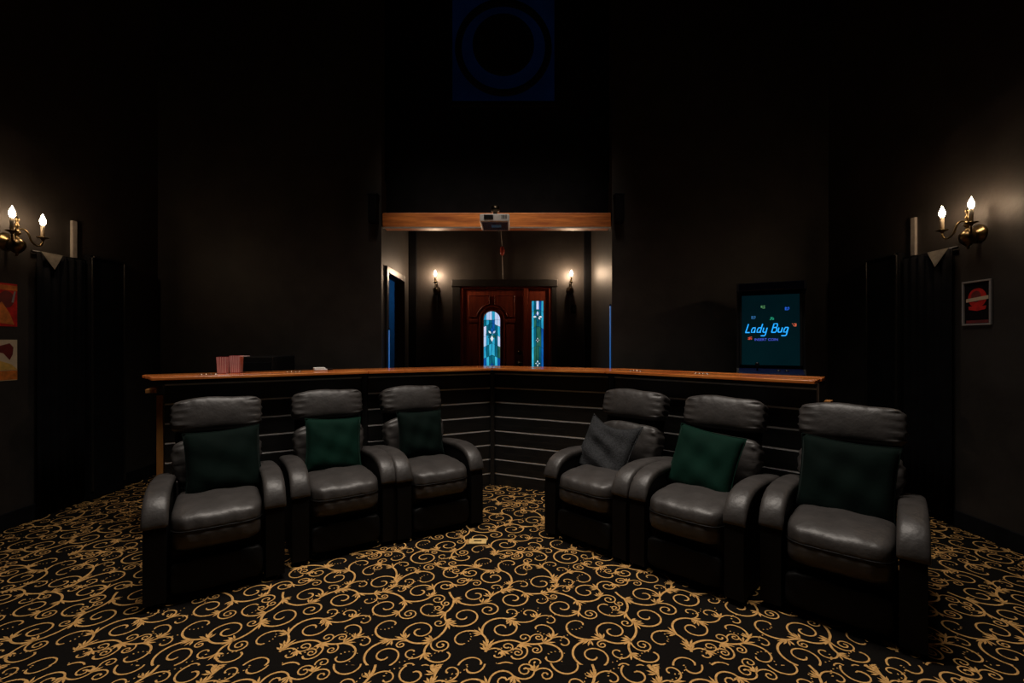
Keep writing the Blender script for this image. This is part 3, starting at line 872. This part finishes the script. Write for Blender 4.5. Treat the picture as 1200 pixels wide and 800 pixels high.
mk('cabinet_top', bx((0, -.02, 1.835), (CW-.02, .42, .012)), blackp, ac)
deck = mk('control_deck', bx((0, 0, 0), (CW-.02, .17, .02), .004), mat('blue_control_deck', (.008, .014, .06), .3, noise=.3), ac, (0, -.225, 1.075), (math.radians(14), 0, 0))
bm = bmesh.new(); tube(bm, [(-.1, 0, .01), (-.1, 0, .06)], .006, 8); bmesh.ops.create_icosphere(bm, subdivisions=2, radius=.017, matrix=Matrix.Translation((-.1, 0, .07))); mk('joystick', bm, blackp, deck)
for k in range(2):
    bm = bmesh.new(); lathe(bm, [(.016, .01), (.016, .016), (.011, .02)], 12, (.06+.06*k, 0, 0)); mk('button', bm, blackp, deck)
# the monitor: its lit face leans back a little
tilt = math.radians(-4)
scr = mk('screen', bx((0, 0, 0), (CW-.03, .02, .61)), mat('dark_screen_glow', (.0006, .0065, .0095), .12, col2=(.0008, .0105, .0135), nscale=1.5, emit=(0, .01, .014), estr=.75), ac, (0, -.145, 1.435), (tilt, 0, 0))
mk('bezel', bx((-(CW-.03)/2+.008, -.014, 0), (.018, .012, .61)), blackp, scr)
mk('bezel', bx(((CW-.03)/2-.008, -.014, 0), (.018, .012, .61)), blackp, scr)
def emi(n, c, s): return mat(n, (0, 0, 0), .5, emit=lin(c), estr=s)
neon = emi('neon_blue', (30, 165, 255), 1.15); neonc = emi('neon_white', (120, 220, 255), 1.1); purple = emi('screen_violet', (80, 95, 225), .9)
# lettering as tube strokes on a slanted grid (x, z in letter units, height 1)
LET = {'L': [[(.15, 1.0), (.05, .06), (.0, .0), (.62, .0)]], 'a': [[(.5, .55), (.12, .55), (.02, .3), (.05, .02), (.42, .02), (.5, .55), (.5, .02), (.6, .0)]],
       'd': [[(.5, .55), (.12, .55), (.02, .3), (.05, .02), (.42, .02), (.5, .3), (.55, 1.0)], [(.5, .3), (.5, .02), (.6, 0)]],
       'y': [[(.05, .55), (.05, .1), (.12, .02), (.42, .02), (.5, .15)], [(.52, .55), (.5, -.3), (.4, -.4), (-.1, -.4)]],
       'B': [[(.0, .0), (.05, 1.0), (.5, 1.0), (.58, .85), (.55, .58), (.1, .54)], [(.45, .54), (.62, .42), (.6, .1), (.5, .0), (.0, .0)]],
       'u': [[(.05, .55), (.05, .1), (.12, .02), (.42, .02), (.5, .15)], [(.52, .55), (.52, .0)]],
       'g': [[(.5, .55), (.12, .55), (.02, .3), (.05, .02), (.42, .02), (.5, .4)], [(.52, .55), (.5, -.3), (.4, -.4), (-.15, -.4)]]}
bm = bmesh.new(); bc2 = bmesh.new()
U = .074; HX = .088; xx = -.19
for ch in 'Lady Bug':
    if ch == ' ': xx += .026; continue
    for stx in LET[ch]:
        pts = [(xx+p[0]*HX*.62+.22*p[1]*U, -.0145, p[1]*U) for p in stx]
        tube(bm, pts, .0050, 6)
        tube(bc2, [(p[0], p[1]-.003, p[2]) for p in pts], .0018, 5)
    xx += HX*.62*.80
mk('title_lettering', bm, neon, scr, (0, 0, -.022)); mk('lettering_core', bc2, neonc, scr, (0, 0, -.022))
cu = bpy.data.curves.new('prompt', 'FONT'); cu.body = 'INSERT COIN'; cu.size = .030; cu.align_x = 'CENTER'; cu.extrude = .001
to = bpy.data.objects.new('prompt_text', cu); COL.objects.link(to)
dg = bpy.context.evaluated_depsgraph_get()
me = bpy.data.meshes.new_from_object(to.evaluated_get(dg)); bpy.data.objects.remove(to)
me.materials.clear(); me.materials.append(purple)
tx = bpy.data.objects.new('prompt_text', me); link(tx, scr); tx.location = (-.03, -.0125, -.094); tx.rotation_euler = (PI/2, 0, 0)
for (px, pz, c) in ((-.054, .20, (90, 150, 95)), (.127, .18, (40, 100, 225)), (-.127, .11, (50, 110, 165)), (.013, .098, (30, 150, 115)), (.178, .040, (235, 110, 75)), (-.154, -.072, (225, 80, 55))):
    bm = bmesh.new(); rr = random.Random(int(px*1000))
    for i in range(5):
        for j in range(4):
            if rr.random() < .68: box(bm, (px+(i-2)*.0065, -.012, pz+(j-1.5)*.0065), (.0058, .004, .0058))
    mk('pixel_sprite', bm, emi('sprite_%d_%d_%d' % c, c, .8), scr)

# ------------------------------------------------------------------ posters on the side walls
frm = mat('pale_poster_frame', (.34, .32, .31), .45, noise=.1)
def poster(loc, rz, wd, ht, label, frame=True):
    r = tag(empty('poster', loc, rz), label, 'poster')
    if frame:
        for (c, s) in (((0, -.007, ht/2-.006), (wd, .014, .012)), ((0, -.007, -ht/2+.006), (wd, .014, .012)), ((wd/2-.006, -.007, 0), (.012, .014, ht-.024)), ((-wd/2+.006, -.007, 0), (.012, .014, ht-.024))):
            mk('poster_frame', bx(c, s, .003), frm, r)
    return r
def flat(r, name, pts, y, m):
    bm = bmesh.new(); f = [bm.verts.new((p[0], y, p[1])) for p in pts]; g = [bm.verts.new((p[0], y+.0006, p[1])) for p in pts]
    bm.faces.new(f); bm.faces.new(g[::-1])
    for i in range(len(pts)): bm.faces.new((f[i], f[(i+1) % len(pts)], g[(i+1) % len(pts)], g[i]))
    mk(name, bm, m, r)
def rect(x0, x1, z0, z1): return [(x0, z0), (x1, z0), (x1, z1), (x0, z1)]
def disc(cx, cz, rx, rz_, n=28, a0=0, a1=2*PI): return [(cx+rx*math.cos(a0+(a1-a0)*k/n), cz+rz_*math.sin(a0+(a1-a0)*k/n)) for k in range(n+(0 if a1-a0 > 6 else 1))]
pk = mat('poster_black', (.006, .003, .004), .8, spec=.15, noise=.3); prd = mat('poster_red', (.62, .03, .025), .7, spec=.15, noise=.35, nscale=14)
pcr = mat('poster_cream', (.72, .56, .38), .5, noise=.15, nscale=9); por = mat('poster_orange', (.72, .20, .03), .45, noise=.4, nscale=12)
pye = mat('poster_yellow', (.72, .42, .09), .45, noise=.3, nscale=12); pdk = mat('poster_maroon', (.16, .01, .01), .4, noise=.4, nscale=10)
r = poster((XR-.001, 3.127, 1.597), -PI/2, .196, .308, 'small white framed black poster with a red emblem, below a sconce')
flat(r, 'poster_sheet', rect(-.09, .09, -.146, .146), -.002, pk)
flat(r, 'red_disc', disc(0, .035, .062, .066), -.003, prd)
flat(r, 'dark_disc', disc(-.008, .045, .034, .040), -.0036, pdk)
flat(r, 'cream_band', [(-.075, .008), (.075, .022), (.075, .046), (-.075, .032)], -.0042, pcr)
flat(r, 'red_band', [(-.055, -.045), (.0, -.055), (.055, -.045), (.06, -.022), (-.06, -.022)], -.0036, prd)
flat(r, 'caption_strip', rect(-.075, .075, -.138, -.118), -.003, pdk)
r = poster((XL+.001, 3.19, 1.592), PI/2, .20, .305, 'upper poster in fiery reds and oranges below the sconce', False)
flat(r, 'poster_sheet', rect(-.1, .1, -.1525, .1525), -.002, prd)
flat(r, 'yellow_strip', rect(-.1, .1, .105, .14), -.003, por)
flat(r, 'dark_shape', disc(.03, .04, .05, .06), -.003, pdk)
flat(r, 'pale_streak', [(.062, .02), (.075, .02), (.09, .10), (.078, .10)], -.0036, frm)
flat(r, 'orange_shape', [(-.1, -.12), (.08, -.14), (.05, -.06), (.0, .02), (-.05, -.02), (-.1, .05)], -.0036, por)
r = poster((XL+.001, 3.19, 1.20), PI/2, .20, .29, 'lower cream poster with an orange foot, beneath the fiery red one', False)
flat(r, 'poster_sheet', rect(-.1, .1, -.145, .145), -.002, pcr)
flat(r, 'orange_band', rect(-.1, .1, -.14, -.075), -.003, por)
flat(r, 'dark_shape', [(-.02, .10), (.05, .12), (.075, .09), (.07, .04), (.05, .0), (.01, .05), (-.04, .06)], -.003, pdk)
flat(r, 'yellow_sweep', [(-.1, -.07), (.1, -.07), (.06, -.03), (-.02, .0), (-.1, .03)], -.0036, pye)

# ------------------------------------------------------------------ dark furniture of the side walls
def side_wall(sgn, X, where):
    rz = -PI/2 if sgn > 0 else PI/2
    # local x runs along the wall; for the wall at +X local +x points towards the viewer, at -X away from him
    f = 1 if sgn > 0 else -1
    yb = 3.47 if sgn > 0 else 3.585
    h = tag(empty('wall_drape', (X, yb, 0), rz), 'floor length black drape on the wall under the sconce, %s' % where[0], 'drape')
    wd = .40 if sgn > 0 else .38
    bm = bmesh.new(); n = 40; g = []
    for i in range(n+1):
        u = i/n; x = (u-.5)*wd
        g.append([bm.verts.new((x, -.035-.014*math.sin(u*38)*(1-v*.2), .05+1.95*v)) for v in (0, .25, .5, .75, 1)])
    for i in range(n):
        for j in range(4): bm.faces.new((g[i][j], g[i+1][j], g[i+1][j+1], g[i][j+1]))
    o = mk('cloth', bm, felt, h, smooth=True)
    md = o.modifiers.new('thickness', 'SOLIDIFY'); md.thickness = .006
    bm = bmesh.new(); tube(bm, [(-wd/2-.02, -.02, 2.005), (wd/2+.02, -.02, 2.005)], .01, 8); mk('drape_rod', bm, blackp, h, smooth=True)
    x0 = f*wd/2; x1 = f*(wd/2-.17)
    bm = bmesh.new()
    q = [(x0, -.062, 2.005), (x1, -.058, 2.005), (f*(wd/2-.10), -.066, 1.885)]
    a = [bm.verts.new(p) for p in q]; b = [bm.verts.new((p[0], p[1]-.004, p[2])) for p in q]
    bm.faces.new(a); bm.faces.new(b[::-1])
    for i in range(3): bm.faces.new((a[i], a[(i+1) % 3], b[(i+1) % 3], b[i]))
    fl = mk('folded_corner', bm, mat('lining_cloth', (.30, .27, .22), .45, noise=.25), h); fl['label'] = 'lighter lining showing at the folded corner'
    yb2 = 3.61 if sgn > 0 else 3.705
    s = tag(mk('wall_batten', bx((0, -.012, 2.165), (.04, .022, .30), .003), grey, loc=(X, yb2, 0), rot=(0, 0, rz)), 'short pale upright batten on the wall above the drape, %s' % where[0], 'batten')
    yb3 = 3.87 if sgn > 0 else 3.97
    c = tag(empty('wall_cupboard', (X, yb3, 0), rz), 'tall narrow black cupboard against the wall, %s' % where[1], 'cupboard')
    wd3 = .34
    mk('carcass', bx((0, -.03, 1.03), (wd3, .06, 2.06), .012), felt, c)
    for sx_ in (-1, 1): mk('edge_trim', bx((sx_*(wd3/2-.012), -.066, 1.06), (.016, .014, 1.96), .005), trimb, c)
    mk('top_trim', bx((0, -.066, 2.046), (wd3-.04, .014, .016), .005), trimb, c)
side_wall(1, XR, ('beside the small framed poster', 'nearest the arcade cabinet'))
side_wall(-1, XL, ('beside the stacked posters', 'nearest the low black cabinet'))
